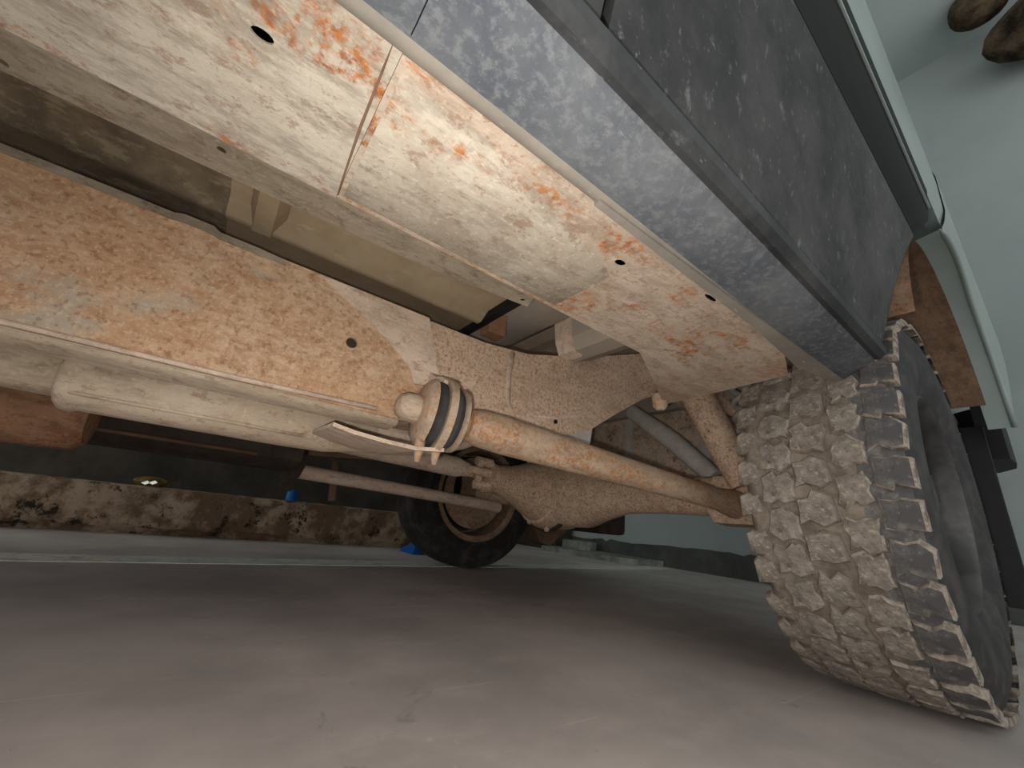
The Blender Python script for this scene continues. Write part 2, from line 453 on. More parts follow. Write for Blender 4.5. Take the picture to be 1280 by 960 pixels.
def body():
    # ---- lower rocker plate, bottom face cream and rusty, with drain holes
    bm = N()
    outer = [(-0.350, -1.4), (-0.186, -1.4), (-0.186, 0.0255), (-0.350, 0.0255)]
    plate(bm, outer, [circ(-0.239, -0.046, 0.004, 0.0065)], 0.517, 0.5185)
    bm.normal_update()
    finish('rocker_plate', bm, 'rocker', suv)['label'] = 'cream muddy underside of the sill, peeling to rust'
    bm = N()
    outer = [(-0.350, 0.026), (-0.188, 0.026), (-0.187, 0.36), (-0.190, 0.50), (-0.197, 0.607), (-0.227, 0.703), (-0.40, 0.728), (-0.470, 0.734),
             (-0.455, 0.70), (-0.42, 0.63), (-0.351, 0.485)]
    plate(bm, outer, [circ(-0.231, 0.286, 0.0045, 0.007), circ(-0.2, 0.411, 0.003, 0.012)], 0.519, 0.5205)
    o = finish('rocker_plate', bm, 'outrigger', suv)
    # raised stiffening step on the plate
    bm = N()
    grid(bm, [[(-0.205, 0.03, 0.5195), (-0.212, 0.03, 0.512), (-0.335, 0.03, 0.512), (-0.345, 0.03, 0.5195)],
              [(-0.206, 0.10, 0.5195), (-0.213, 0.10, 0.512), (-0.335, 0.10, 0.512), (-0.345, 0.10, 0.5195)],
              [(-0.228, 0.20, 0.5195), (-0.236, 0.20, 0.512), (-0.335, 0.20, 0.512), (-0.345, 0.20, 0.5195)],
              [(-0.240, 0.27, 0.5195), (-0.248, 0.265, 0.512), (-0.335, 0.27, 0.512), (-0.345, 0.27, 0.5195)],
              [(-0.250, 0.30, 0.5195), (-0.255, 0.30, 0.5195), (-0.335, 0.30, 0.5195), (-0.345, 0.30, 0.5195)]])
    finish('stiffening_panel', bm, 'rocker', o, True, 0, 0.9)
    bm = N(); tube(bm, [(-0.19, 0.019, 0.518), (-0.26, 0.021, 0.517), (-0.345, 0.026, 0.518)], 0.0011, 8)
    finish('weld_seam', bm, 'brownmetal', o)
    # side walls of the box, with a black lid added to darken the holes
    bm = N()
    box(bm, (-0.350, -1.4, 0.5206), (-0.342, 0.49, 0.64)); box(bm, (-0.196, -1.4, 0.5206), (-0.188, 0.60, 0.64))
    box(bm, (-0.350, -1.4, 0.60), (-0.19, 0.60, 0.606))
    finish('rocker_dark_box', bm, 'blackplastic', suv)
    # lug under the end of the plate
    bm = N(); lathe_axis(bm, [(0, 0.016), (0.026, 0.015), (0.034, 0.008)], (-0.468, 0.712, 0.535), (0, 0.1, -1), 16)
    finish('mount_lug', bm, 'bushing', suv, True, 0, 0.7)
    # ---- inboard flange with bolt holes
    bm = N()
    outer = [(-0.350, -1.4), (-0.350, 0.285), (-0.375, 0.292), (-0.412, 0.304), (-0.432, 0.15), (-0.438, -0.1), (-0.440, -1.4)]
    plate(bm, outer, [circ(-0.428, -0.213, 0.004), circ(-0.403, -0.07, 0.004), circ(-0.403, 0.288, 0.0035)], 0.547, 0.5484)
    finish('inner_flange', bm, 'flange', suv)
    # ---- floor pan: sheet with ridges and a cross rib
    bm = N()
    prof = [(-0.36, 0.665), (-0.47, 0.668), (-0.50, 0.660), (-0.53, 0.660), (-0.56, 0.672), (-0.66, 0.672), (-0.685, 0.655), (-0.70, 0.655), (-0.72, 0.668), (-1.0, 0.668), (-1.2, 0.70), (-1.5, 0.668), (-2.05, 0.668)]
    grid(bm, [[(x, -1.4, z) for x, z in prof], [(x, -0.085, z) for x, z in prof]])
    finish('floor_pan', bm, 'pan', suv, True, 0, 0.6)['label'] = 'dark scraped underside of the floor'
    bm = N()
    grid(bm, [[(x, -0.085, z) for x, z in prof], [(x, 0.385, z) for x, z in prof]])
    grid(bm, [[(x, 0.385, z) for x, z in prof], [(x, 0.39, z + 0.03) for x, z in prof]])
    o = finish('floor_pan', bm, 'panpale', suv, True, 0, 0.6)
    bm = N()
    prism(bm, [(-0.06, 0.675), (-0.048, 0.652), (-0.022, 0.652), (-0.005, 0.675)], 0, -0.36, -0.70)
    finish('floor_rib', bm, 'panpale', o, bevel=0.003)
    # black strip painting the shade of the gap at the pan's end
    bm = N(); box(bm, (-0.80, 0.385, 0.655), (-0.40, 0.402, 0.69))
    finish('pan_end_gap', bm, 'blackgap', o)
    # ---- panel rising behind the pan towards the rear floor
    bm = N()
    prs = [(0.39, 0.69), (0.50, 0.692), (0.57, 0.70), (0.63, 0.74), (0.67, 0.80), (0.70, 0.90)]
    grid(bm, [[(-0.36, y, z), (-0.62, y - 0.02, z), (-1.2, y, z + 0.01), (-2.0, y, z)] for y, z in prs])
    finish('floor_rise', bm, 'greypanel', suv, True, 0, 0.9)
    bm = N(); box(bm, (-0.72, 0.405, 0.64), (-0.68, 0.45, 0.705))
    finish('floor_bracket', bm, 'redbrown', suv, bevel=0.003)
    # brace running behind the plate
    bm = N(); prism(bm, [(0.50, 0.60), (0.52, 0.59), (0.80, 0.80), (0.77, 0.82)], 0, -0.44, -0.40)
    finish('brace', bm, 'greypanel', suv)
    bm = N(); prism(bm, [(0.585, 0.84), (0.600, 0.68), (0.615, 0.648), (0.66, 0.645), (0.72, 0.67), (0.72, 0.84)], 0, -0.672, -0.36)
    fc = finish('floor_crossmember', bm, 'greypanel', suv, bevel=0.006)
    bm = N(); prism(bm, [(0.575, 0.80), (0.592, 0.675), (0.605, 0.645), (0.64, 0.642), (0.61, 0.70), (0.60, 0.80)], 0, -0.672, -0.625)
    finish('seat_mount', bm, 'gusset', fc, bevel=0.003)
    # ---- rear floor with beads
    bm = N()
    rows = []
    for i in range(31):
        y = 0.69 + i * 0.053
        z = 0.84 + (0.012 if (i // 3) % 2 else 0.0) - 0.03 * max(0, (y - 1.6))
        rows.append([(x, y, z) for x in (-0.52, -0.8, -1.2, -1.84)])
    grid(bm, rows)
    finish('rear_floor', bm, 'rearfloor', suv)
    bm = N()
    for y in (1.45, 2.05):
        prism(bm, [(y, 0.845), (y + 0.01, 0.76), (y + 0.09, 0.76), (y + 0.1, 0.845)], 0, -0.55, -1.80)
    finish('rear_crossmember', bm, 'greypanel', suv, bevel=0.004)
    bm = N(); box(bm, (-1.9, 2.26, 0.45), (-0.45, 2.29, 0.86))
    finish('rear_valance', bm, 'darkmetal', suv)
    # ---- plastic sill cover
    n = 10
    for k, (ya, yb) in enumerate(((-1.4, 0.0250), (0.0258, 0.742))):
        bm = N()
        prof = [(-0.186, 0.5165), (-0.168, 0.513), (-0.150, 0.514), (-0.128, 0.5175), (-0.122, 0.521), (-0.122, 0.53), (-0.186, 0.53)]
        if k: # the end comes to a point behind
            a = prof; v = [bm.verts.new((x, ya, z)) for x, z in a]; u = [bm.verts.new((x, yb + (0.01 if x < -0.16 else -0.028 * (x + 0.186) / 0.064), z)) for x, z in a]
            bm.faces.new(v); bm.faces.new(u[::-1])
            for i in range(len(a)): bm.faces.new((v[i], v[(i + 1) % len(a)], u[(i + 1) % len(a)], u[i]))
        else:
            prism(bm, prof, 1, ya, yb)
        o = finish('sill_cover', bm, 'sill', suv, True, 0, 0.5)
        o['label'] = 'dusty blue-grey sill cover'
    # pinch flange between the plate and the sill cover
    bm = N()
    prism(bm, [(-0.190, 0.20), (-0.183, 0.20), (-0.178, 0.45), (-0.170, 0.755), (-0.182, 0.75), (-0.200, 0.66), (-0.196, 0.60), (-0.191, 0.50)], 2, 0.511, 0.517)
    finish('pinch_flange', bm, 'smooth', suv)
    bm = N(); prism(bm, [(-0.191, 0.5175), (-0.188, 0.5150), (-0.182, 0.5135), (-0.178, 0.5150), (-0.178, 0.518)], 1, -1.4, 0.47)
    finish('pinch_seam', bm, 'smooth', suv, True, 0, 0.9)
    # black lip along the outside of the sill
    bm = N()
    prism(bm, [(-0.122, 0.521), (-0.116, 0.520), (-0.109, 0.526), (-0.107, 0.534), (-0.122, 0.537)], 1, -1.4, 0.715)
    finish('sill_lip', bm, 'lip', suv, True, 0, 0.6)
    # ---- doors: lower dark panel, gloss strip, pale upper panel, glass
    def arch_y(z):
        d = ARC_R ** 2 - (z - ARC_Z) ** 2
        return ARC_Y - math.sqrt(d) if d > 0 else ARC_Y
    def skin(bm, y0, y1, zs, inset=0.0, thick=0.02):
        rows_o, rows_i = [], []
        for z in zs:
            e = min(y1, arch_y(z) - 0.012) if y1 > 0.5 else y1
            rows_o.append([(body_x(z) - inset, y, z) for y in (y0, e)])
            rows_i.append([(body_x(z) - inset - thick, y, z) for y in (y0, e)])
        a = grid(bm, rows_o); b = grid(bm, [r[::-1] for r in rows_i])
        b = [r[::-1] for r in b]
        for i in range(len(zs) - 1):
            for s in (0, -1): bm.faces.new((a[i][s], a[i + 1][s], b[i + 1][s], b[i][s]))
        for s in (0, -1): bm.faces.new((a[s][0], a[s][1], b[s][1], b[s][0]))
    lower = [0.541, 0.55, 0.58, 0.64, 0.70, 0.74, 0.775, 0.79, 0.80, 0.815]
    for (y0, y1) in ((-0.95, 0.116), (0.124, 0.90)):
        bm = N(); skin(bm, y0, y1, lower)
        d = finish('door', bm, 'door', suv, True, 0, 0.5)
        d['label'] = 'dark dusty lower door panel'
        ye = y1 + 0.14 if y1 > 0.5 else y1
        bm = N(); skin(bm, y0, min(ye, 0.945) if y1 > .5 else ye, [0.816, 0.83, 0.86, 0.90, 0.925])
        finish('side_moulding', bm, 'gloss', d, True, 0, 0.8)
        bm = N(); tube(bm, [(body_x(0.885) + 0.001, y0, 0.885), (body_x(0.885) + 0.001, ye - 0.1, 0.885)], 0.003, 8)
        finish('bright_strip', bm, 'chrome', d)
        bm = N(); skin(bm, y0, 1.2 if y1 > 0.5 else ye, [0.926, 0.95, 0.99, 1.03, 1.06, 1.10, 1.15, 1.2, 1.25], 0.002)
        finish('door_skin', bm, 'paint', d, True, 0, 0.8)
        bm = N(); skin(bm, y0 + 0.05, ye - 0.05, [1.252, 1.5, 1.75], 0.012, 0.006)
        finish('window_glass', bm, 'glass', d)
    # dark gap between the lip and the door and between the two doors
    bm = N(); prism(bm, [(-0.128, 0.537), (-0.1135, 0.5365), (-0.1125, 0.5415), (-0.128, 0.542)], 1, -0.95, 0.71)
    finish('door_seal', bm, 'blackgap', suv)
    bm = N(); box(bm, (-0.14, 0.112, 0.541), (-0.118, 0.128, 0.82))
    finish('door_seal', bm, 'blackgap', suv)
    # ---- rear quarter: panel around the arch, with a rolled lip
    bm = N()
    A = []
    for i in range(25):
        a = math.radians(178 - i * (176 / 24))
        y, z = ARC_Y + ARC_R * math.cos(a), ARC_Z + ARC_R * math.sin(a)
        A.append((y, z))
    def out(y, z):
        # upper line reached from the arch point
        t = (y - (ARC_Y - ARC_R)) / (2 * ARC_R)
        return (0.98 + t * 1.30, 0.985)
    lipin, lip, mid, top, up2, belt = [], [], [], [], [], []
    for i, (y, z) in enumerate(A):
        if y < 0.985 or (z < 0.60 and y > ARC_Y): continue
        t = i / 24
        yy = 1.03 + 1.275 * max(0, (y - 0.985) / (1.74 - 0.985))
        xo = body_x(max(z, 0.9)) + 0.004
        lipin.append((xo - 0.05, ARC_Y + (y - ARC_Y) * 0.985, ARC_Z + (z - ARC_Z) * 0.985))
        lip.append((xo, y, z))
        mid.append((body_x(0.96), (y + yy) / 2, max((z + 0.97) / 2, z)))
        top.append((body_x(0.985) + 0.0012, yy, 0.985 if t < 0.85 else 0.985))
        up2.append((body_x(1.08) + 0.0012, yy, 1.08)); belt.append((body_x(1.25) + 0.0012, yy, 1.25))
    grid(bm, [lipin, lip, mid, top, up2, belt])
    q = finish('rear_quarter_panel', bm, 'paint', suv, True, 0, 0.9)
    q['label'] = 'pale grey-green quarter panel above the wheel'
    bm = N()
    tube(bm, [(p[0] - 0.003, p[1], p[2]) for p in lip], [0.001] + [0.006] * (len(lip) - 1), 10)
    finish('arch_lip', bm, 'paint', q, True)
    bm = N(); grid(bm, [[(body_x(1.25), 1.0, 1.25), (body_x(1.25), 2.3, 1.25)], [(body_x(1.75), 1.05, 1.75), (body_x(1.75), 2.2, 1.75)]])
    finish('quarter_glass', bm, 'glass', q)
    # muddy inner wheel arch
    bm = N()
    rows = []
    for i in range(25):
        a = math.radians(170 - i * (138 / 24))
        rr = 0.50
        rows.append([(x, ARC_Y + rr * math.cos(a) * (1 if x > -0.3 else 0.99), ARC_Z + rr * math.sin(a)) for x in (-0.075, -0.14, -0.25, -0.40, -0.52)
                     ])
    grid(bm, [r for r in rows if r[0][2] > 0.56])
    # inner wall of the arch, above the spring
    pts = [(ARC_Y + 0.5 * math.cos(math.radians(a)), ARC_Z + 0.5 * math.sin(math.radians(a))) for a in range(44, 138, 6)]
    finish('wheel_arch_liner', bm, 'liner', suv, True, 0, 0.6)['label'] = 'mud-brown inner wheel arch'
    bm = N(); prism(bm, [(y, z) for y, z in pts], 0, -0.525, -0.52)
    finish('inner_arch_panel', bm, 'greypanel', suv)
    # rear bumper with its wrapped corner
    bm = N()
    prism(bm, [(-0.075, 2.02), (-0.068, 2.12), (-0.075, 2.22), (-0.12, 2.31), (-0.22, 2.36), (-2.14, 2.36), (-2.24, 2.31), (-2.285, 2.22), (-2.29, 2.1), (-2.2, 2.1), (-2.15, 2.26), (-0.22, 2.27), (-0.14, 2.2), (-0.13, 2.02)], 2, 0.60, 0.82)
    finish('rear_bumper', bm, 'blackplastic', suv, True, 0.012, 0.6)['label'] = 'black rear bumper'
    bm = N(); box(bm, (-0.42, 1.79, 0.17), (-0.10, 1.80, 0.66))
    finish('mud_flap', bm, 'blackplastic', suv, bevel=0.002)
    # roof and far side, closing the body
    bm = N()
    rows = [[(-0.235, y, 1.80), (-0.30, y, 1.86), (CL, y, 1.89), (2 * CL + 0.30, y, 1.86), (2 * CL + 0.235, y, 1.80)] for y in (-0.95, 0.5, 2.2)]
    grid(bm, rows)
    finish('roof', bm, 'paint', suv, True)
    bm = N()
    zs = [0.54, 0.66, 0.80, 0.93, 1.06, 1.25, 1.80]
    grid(bm, [[(2 * CL - body_x(z), y, z) for y in (-1.4, 0.70)] for z in zs])
    grid(bm, [[(2 * CL - body_x(z), y, z) for y in (0.70, 1.76, 2.3)] for z in zs[3:]])
    finish('far_body_side', bm, 'door', suv)
    bm = N(); prism(bm, [(2 * CL + 0.35, 0.52), (2 * CL + 0.12, 0.52), (2 * CL + 0.11, 0.56), (2 * CL + 0.35, 0.64)], 1, -1.4, 0.70)
    finish('far_rocker', bm, 'darkmetal', suv)
    bm = N(); grid(bm, [[(x, 2.30, 0.8), (x, 2.28, 1.25), (x, 2.2, 1.80)] for x in (-0.1, CL, 2 * CL + 0.1)])
    finish('tailgate', bm, 'paint', suv)
body()

def frame():
    top = [(-1.4, 0.608), (0.40, 0.608), (0.52, 0.622), (0.70, 0.675), (0.94, 0.768), (1.15, 0.80), (1.6, 0.80), (2.26, 0.74)]
    bot = [(2.26, 0.64), (1.6, 0.70), (1.25, 0.715), (1.08, 0.69), (0.94, 0.62), (0.82, 0.545), (0.73, 0.485), (0.634, 0.452), (0.50, 0.425), (0.30, 0.405), (-1.4, 0.40)]
    for side in (0, 1):
        xa, xb = (-0.68, -0.78) if not side else (2 * CL + 0.68, 2 * CL + 0.78)
        # rear part with the kick-up over the axle
        bm = N()
        t = [(0.27, 0.608)] + top[1:]; b = bot[:-1] + [(0.27, 0.404)]
        prism(bm, t + b, 0, xa, xb)
        k = finish('frame_rail', bm, 'kickup' if not side else 'brownmetal', suv, bevel=0.006)
        k['label'] = 'speckled rusty frame rail arching over the axle'
        bm = N()
        # front part, a slightly proud sleeve over the rear part, its end cut raggedly
        outline = [(-1.4, 0.610), (0.262, 0.610), (0.268, 0.592), (0.276, 0.575), (0.279, 0.555), (0.290, 0.540), (0.292, 0.520), (0.302, 0.505), (0.305, 0.470), (0.300, 0.400), (-1.4, 0.397)]
        holes = [circ(0.136, 0.510, 0.0095)]
        s = 1 if not side else -1
        plate(bm, outline, holes, xa + 0.007 * s, xa + 0.0005 * s, axis=0)
        f = finish('frame_rail', bm, 'rail' if not side else 'brownmetal', suv)
        f['label'] = 'orange rusted side of the frame rail'
        if side: continue
        # dark socket behind the hole
        bm = N(); box(bm, (-0.6805, 0.11, 0.48), (-0.6795, 0.165, 0.54))
        finish('hole_backing', bm, 'darkmetal', f)
        # top flange: thin pale strip that sags and ends in a curl
        bm = N()
        ys = [-1.4, -0.5, -0.30, -0.20, -0.135, -0.125, -0.09, -0.08, -0.03, 0.0, 0.012]
        zt = [0.612, 0.612, 0.612, 0.613, 0.613, 0.617, 0.617, 0.611, 0.611, 0.609, 0.603]
        zb = [0.601, 0.601, 0.601, 0.602, 0.602, 0.604, 0.604, 0.600, 0.600, 0.600, 0.600]
        prism(bm, list(zip(ys, zt)) + list(zip(ys, zb))[::-1], 0, -0.671, -0.700)
        finish('rail_flange', bm, 'flange', f)
        # bottom flange: folded lip under the rail, standing outwards
        bm = N()
        prism(bm, [(-0.672, 0.399), (-0.655, 0.396), (-0.652, 0.392), (-0.66, 0.387), (-0.70, 0.383), (-0.70, 0.399)], 1, -1.4, 0.235)
        finish('rail_flange', bm, 'muffler', f, True, 0, 0.6)
        bm = N(); tube(bm, [(-0.672, -1.4, 0.402), (-0.671, 0.0, 0.404), (-0.67, 0.20, 0.409)], 0.004, 8)
        finish('weld_bead', bm, 'gusset', f, True)
        # gusset plate, smooth, from the top of the rail down to the bushing
        bm = N()
        prism(bm, [(0.060, 0.607), (0.262, 0.607), (0.268, 0.592), (0.276, 0.575), (0.279, 0.555), (0.290, 0.540), (0.292, 0.520), (0.300, 0.505), (0.303, 0.478), (0.255, 0.470), (0.245, 0.495), (0.20, 0.530), (0.12, 0.575)], 0, -0.6735, -0.669)
        finish('gusset', bm, 'gusset', suv, bevel=0.001)['label'] = 'smooth beige gusset plate'
        # weld strip across the rail and the pressed line on the kick-up
        bm = N(); tube(bm, [(-0.688, 0.475, 0.612), (-0.688, 0.470, 0.56), (-0.688, 0.475, 0.50), (-0.688, 0.50, 0.45)], 0.0105, 14)
        finish('weld_bead', bm, 'gusset', k, True)
        bm = N(); tube(bm, [(-0.684, 0.53, 0.478), (-0.684, 0.62, 0.492), (-0.684, 0.69, 0.515), (-0.684, 0.80, 0.575), (-0.684, 0.92, 0.655), (-0.684, 1.02, 0.71)], [0.003, 0.0065, 0.0065, 0.0065, 0.0065, 0.003], 12)
        finish('pressed_ridge', bm, 'gusset', k, True)
        bm = N(); lathe_axis(bm, [(0, 0.005), (0.003, 0.005)], (-0.679, 0.615, 0.482), (1, 0, 0), 12)
        finish('drain_hole', bm, 'blackgap', k)
        # triangular grey bracket under the kick-up
        bm = N()
        prism(bm, [(0.665, 0.462), (0.80, 0.54), (0.785, 0.452), (0.76, 0.430), (0.70, 0.445)], 0, -0.735, -0.728)
        finish('bump_stop_bracket', bm, 'greytube', suv, bevel=0.001)
    # cross members between the rails
    bm = N()
    tube(bm, [(-0.76, 0.95, 0.66), (-1.2, 0.95, 0.70), (-1.62, 0.95, 0.66)], 0.04, 18)
    finish('crossmember', bm, 'greypanel', suv, True, 0, 0.7)
    bm = N(); box(bm, (-1.60, -0.44, 0.44), (-0.77, -0.30, 0.56))
    finish('crossmember', bm, 'brownmetal', suv, bevel=0.01)
frame()

def suspension():
    # ---- trailing arm with pin bushing
    p0 = Vector((-0.620, 0.300, 0.410)); p1 = Vector((-0.515, 1.165, 0.350))
    ax = (p1 - p0).normalized()
    bm = N()
    L = (p1 - p0).length
    prof = [(0.030, 0.018), (0.045, 0.020), (0.047, 0.028), (0.07, 0.034), (0.12, 0.036), (0.30, 0.033), (0.55, 0.029), (L - 0.12, 0.028), (L - 0.06, 0.036), (L, 0.040), (L + 0.03, 0.034)]
    lathe_axis(bm, prof, p0, ax, 28)
    arm = finish('trailing_arm', bm, 'arm', suv, True, 0, 0.7)
    arm['label'] = 'rust-streaked lower trailing arm'
    for (a, b, r0, r1, nm, mt) in ((-0.018, -0.002, 0.050, 0.057, 'bushing_rubber', 'rubber_grey'), (0.014, 0.032, 0.057, 0.050, 'bushing_rubber', 'rubber_grey'),):
        bm = N(); lathe_axis(bm, [(a, r0), ((a + b) / 2, max(r0, r1) + 0.001), (b, r1)], p0 - ax * 0.012, ax, 32)
        finish(nm, bm, mt, arm, True, 0, 0.8)
    bm = N(); lathe_axis(bm, [(-0.046, 0.020), (-0.044, 0.048), (-0.036, 0.058), (-0.031, 0.060), (-0.029, 0.052)], p0, ax, 32)
    finish('cup_washer', bm, 'bushing', arm, True, 0, 0.9)
    bm = N(); lathe_axis(bm, [(0.020, 0.052), (0.023, 0.057), (0.028, 0.056), (0.034, 0.040), (0.036, 0.020)], p0, ax, 32)
    finish('cup_washer', bm, 'bushing', arm, True, 0, 0.9)
    bm = N(); lathe_axis(bm, [(-0.084, 0.010), (-0.080, 0.018), (-0.070, 0.024), (-0.046, 0.025), (-0.044, 0.020)], p0, ax, 12)
    finish('pin_nut', bm, 'bushing', arm, True, 0, 0.5)
    # hanger: a broad strap ring round the pin, welded to the rail
    bm = N()
    c = p0 - ax * 0.012
    lathe_axis(bm, [(0.0, 0.030), (0.0, 0.064), (0.003, 0.067), (0.012, 0.067), (0.014, 0.063), (0.014, 0.030)], c, ax, 36, cap=False)
    hg = finish('arm_hanger', bm, 'bushing', suv, True, 0, 0.6)
    hg['label'] = 'rusty hanger strap holding the arm bushing'
    bm = N()
    prism(bm, [(-0.667, 0.500), (-0.640, 0.485), (-0.610, 0.478), (-0.600, 0.470), (-0.60, 0.44), (-0.672, 0.40), (-0.674, 0.50)], 1, 0.282, 0.303)
    finish('hanger_web', bm, 'gusset', hg, bevel=0.003)
    # tray lip under the hanger, reaching forwards
    bm = N()
    top, bt = [], []
    for y, z, hw in ((0.13, 0.360, -0.01), (0.16, 0.352, 0.005), (0.20, 0.346, 0.02), (0.25, 0.343, 0.028), (0.30, 0.350, 0.024)):
        top.append([(-0.780, y, z + 0.010), (-0.62 + hw, y, z + 0.004)]); bt.append([(-0.780, y, z + 0.004), (-0.62 + hw, y, z - 0.002)])
    a = grid(bm, top); b = grid(bm, bt)
    for i in range(len(a) - 1):
        for s in (0, 1): bm.faces.new((a[i][s], a[i + 1][s], b[i + 1][s], b[i][s]))
    for s in (0, -1): bm.faces.new((a[s][0], a[s][1], b[s][1], b[s][0]))
    finish('hanger_tray', bm, 'gusset', hg)
    for y in (0.262, 0.292):
        bm = N(); tube(bm, [(-0.612, y, 0.362), (-0.610, y, 0.345), (-0.610, y, 0.326)], [0.010, 0.008, 0.004], 8)
        finish('stud', bm, 'bushing', hg, True)
    # hydraulic-looking thin pipe is absent: only what is seen

    # ---- axle: tube, banjo housing, differential, near end bracket
    bm = N()
    ay, az = 1.23, 0.385
    lathe_axis(bm, [(0, 0.050), (0.02, 0.058), (0.35, 0.058), (0.48, 0.066), (0.58, 0.095), (0.66, 0.125), (0.86, 0.135), (0.95, 0.12), (1.03, 0.085), (1.10, 0.058), (1.42, 0.055)], (-0.47, ay, az), (-1, 0, 0), 32)
    axl = finish('rear_axle', bm, 'axle', suv, True, 0, 0.8)
    axl['label'] = 'mud-covered rear axle housing'
    dc = Vector((-1.33, 1.23, 0.385))
    bm = N()
    lathe_axis(bm, [(-0.10, 0.140), (0.0, 0.148), (0.045, 0.146), (0.075, 0.134), (0.09, 0.128)], dc + Vector((0.0, -0.02, 0)), (0, -1, 0), 36)
    finish('differential_carrier', bm, 'axle', axl, True, 0, 0.6)
    bm = N()
    lathe_axis(bm, [(0.0, 0.125), (0.07, 0.10), (0.16, 0.066), (0.24, 0.052), (0.255, 0.058), (0.27, 0.058), (0.272, 0.03)], dc + Vector((0.0, -0.10, 0.005)), (0.05, -1, 0.06), 28)
    finish('pinion_housing', bm, 'axle', axl, True, 0, 0.6)
    bm = N()
    lathe_axis(bm, [(0.0, 0.156), (0.012, 0.16), (0.02, 0.156)], dc + Vector((0, -0.03, 0)), (0, -1, 0), 36)
    finish('carrier_flange', bm, 'darkmetal', axl, True, 0, 0.6)
    for k in range(8):
        a = k * PI / 4 + 0.2
        bm = N(); lathe_axis(bm, [(0, 0.011), (0.012, 0.011), (0.015, 0.007)], dc + Vector((0.149 * math.cos(a), -0.055, 0.149 * math.sin(a))), (0, -1, 0), 6)
        finish('bolt', bm, 'axle', axl)
    # arm bracket at the near end
    bm = N()
    prism(bm, [(1.10, 0.335), (1.13, 0.305), (1.20, 0.300), (1.26, 0.33), (1.27, 0.42), (1.22, 0.45), (1.14, 0.43)], 0, -0.585, -0.455)
    finish('arm_bracket', bm, 'axle', axl, bevel=0.015)
    bm = N(); lathe_axis(bm, [(0, 0.03), (0.06, 0.03)], (-0.46, 1.17, 0.345), (1, 0, 0), 16)
    finish('bracket_bolt', bm, 'brownmetal', axl, True, 0, 0.6)
    # ---- damper, near side, big and inclined; coil spring behind it; grey rod beyond
    bm = N()
    d0 = Vector((-0.615, 1.06, 0.745)); d1 = Vector((-0.490, 1.115, 0.400))
    lathe_axis(bm, [(0, 0.044), (0.04, 0.047), (0.20, 0.045), (0.30, 0.040), ((d1 - d0).length, 0.034)], d0, d1 - d0, 24)
    finish('damper', bm, 'axle', suv, True, 0, 0.8)
    bm = N()
    pts = []
    for i in range(7 * 14 + 1):
        a = 2 * PI * i / 14
        pts.append((-0.485 + 0.055 * math.cos(a), 1.215 + 0.055 * math.sin(a), 0.44 + 0.046 * i / 14))
    tube(bm, pts, 0.009, 8)
    finish('coil_spring', bm, 'greytube', suv, True)
    bm = N(); tube(bm, [(-0.98, 1.30, 0.72), (-0.80, 1.30, 0.58), (-0.66, 1.30, 0.45)], [0.03, 0.034, 0.030], 18)
    finish('panhard_rod', bm, 'greytube', suv, True, 0, 0.8)
    # ---- propeller shaft, its joint
    bm = N()
    q0 = Vector((-1.22, -0.9, 0.47)); q1 = Vector((-1.30, 0.76, 0.418))
    lathe_axis(bm, [(0, 0.036), ((q1 - q0).length - 0.05, 0.036), ((q1 - q0).length - 0.02, 0.028), ((q1 - q0).length, 0.026)], q0, q1 - q0, 24)
    ps = finish('propeller_shaft', bm, 'gusset', suv, True, 0, 0.8)
    bm = N()
    j = Vector((-1.305, 0.815, 0.414))
    for s in (-1, 1):
        tube(bm, [q1 + Vector((s * 0.02, -0.01, 0)), j + Vector((s * 0.042, -0.03, 0)), j + Vector((s * 0.042, 0.02, 0))], [0.016, 0.016, 0.017], 10)
    finish('shaft_yoke', bm, 'axle', ps, True, 0, 0.8)
    bm = N()
    tube(bm, [j + Vector((-0.05, 0, 0)), j + Vector((0.05, 0, 0))], 0.014, 12); tube(bm, [j + Vector((0, 0, -0.05)), j + Vector((0, 0, 0.05))], 0.014, 12)
    for s in (-1, 1):
        tube(bm, [j + Vector((0, -0.015, s * 0.044)), j + Vector((0, 0.05, s * 0.040))], [0.017, 0.02], 10)
    finish('universal_joint', bm, 'axle', ps, True, 0, 0.8)
    # ---- far trailing arm with its hanger
    bm = N(); tube(bm, [(-1.66, 0.24, 0.350), (-1.68, 0.7, 0.335), (-1.70, 1.20, 0.315)], [0.026, 0.025, 0.026], 16)
    fa = finish('trailing_arm', bm, 'gusset', suv, True, 0, 0.8)
    fa['label'] = 'far trailing arm in shadow'
    bm = N(); prism(bm, [(0.18, 0.41), (0.29, 0.41), (0.27, 0.33), (0.25, 0.30), (0.21, 0.30)], 0, -1.69, -1.63)
    finish('arm_hanger', bm, 'darkmetal', fa, bevel=0.006)
    # rod hanging beside the far arm
    bm = N(); tube(bm, [(-1.72, 0.40, 0.41), (-1.72, 0.42, 0.26)], 0.016, 10)
    finish('far_damper', bm, 'brownmetal', suv, True)
suspension()

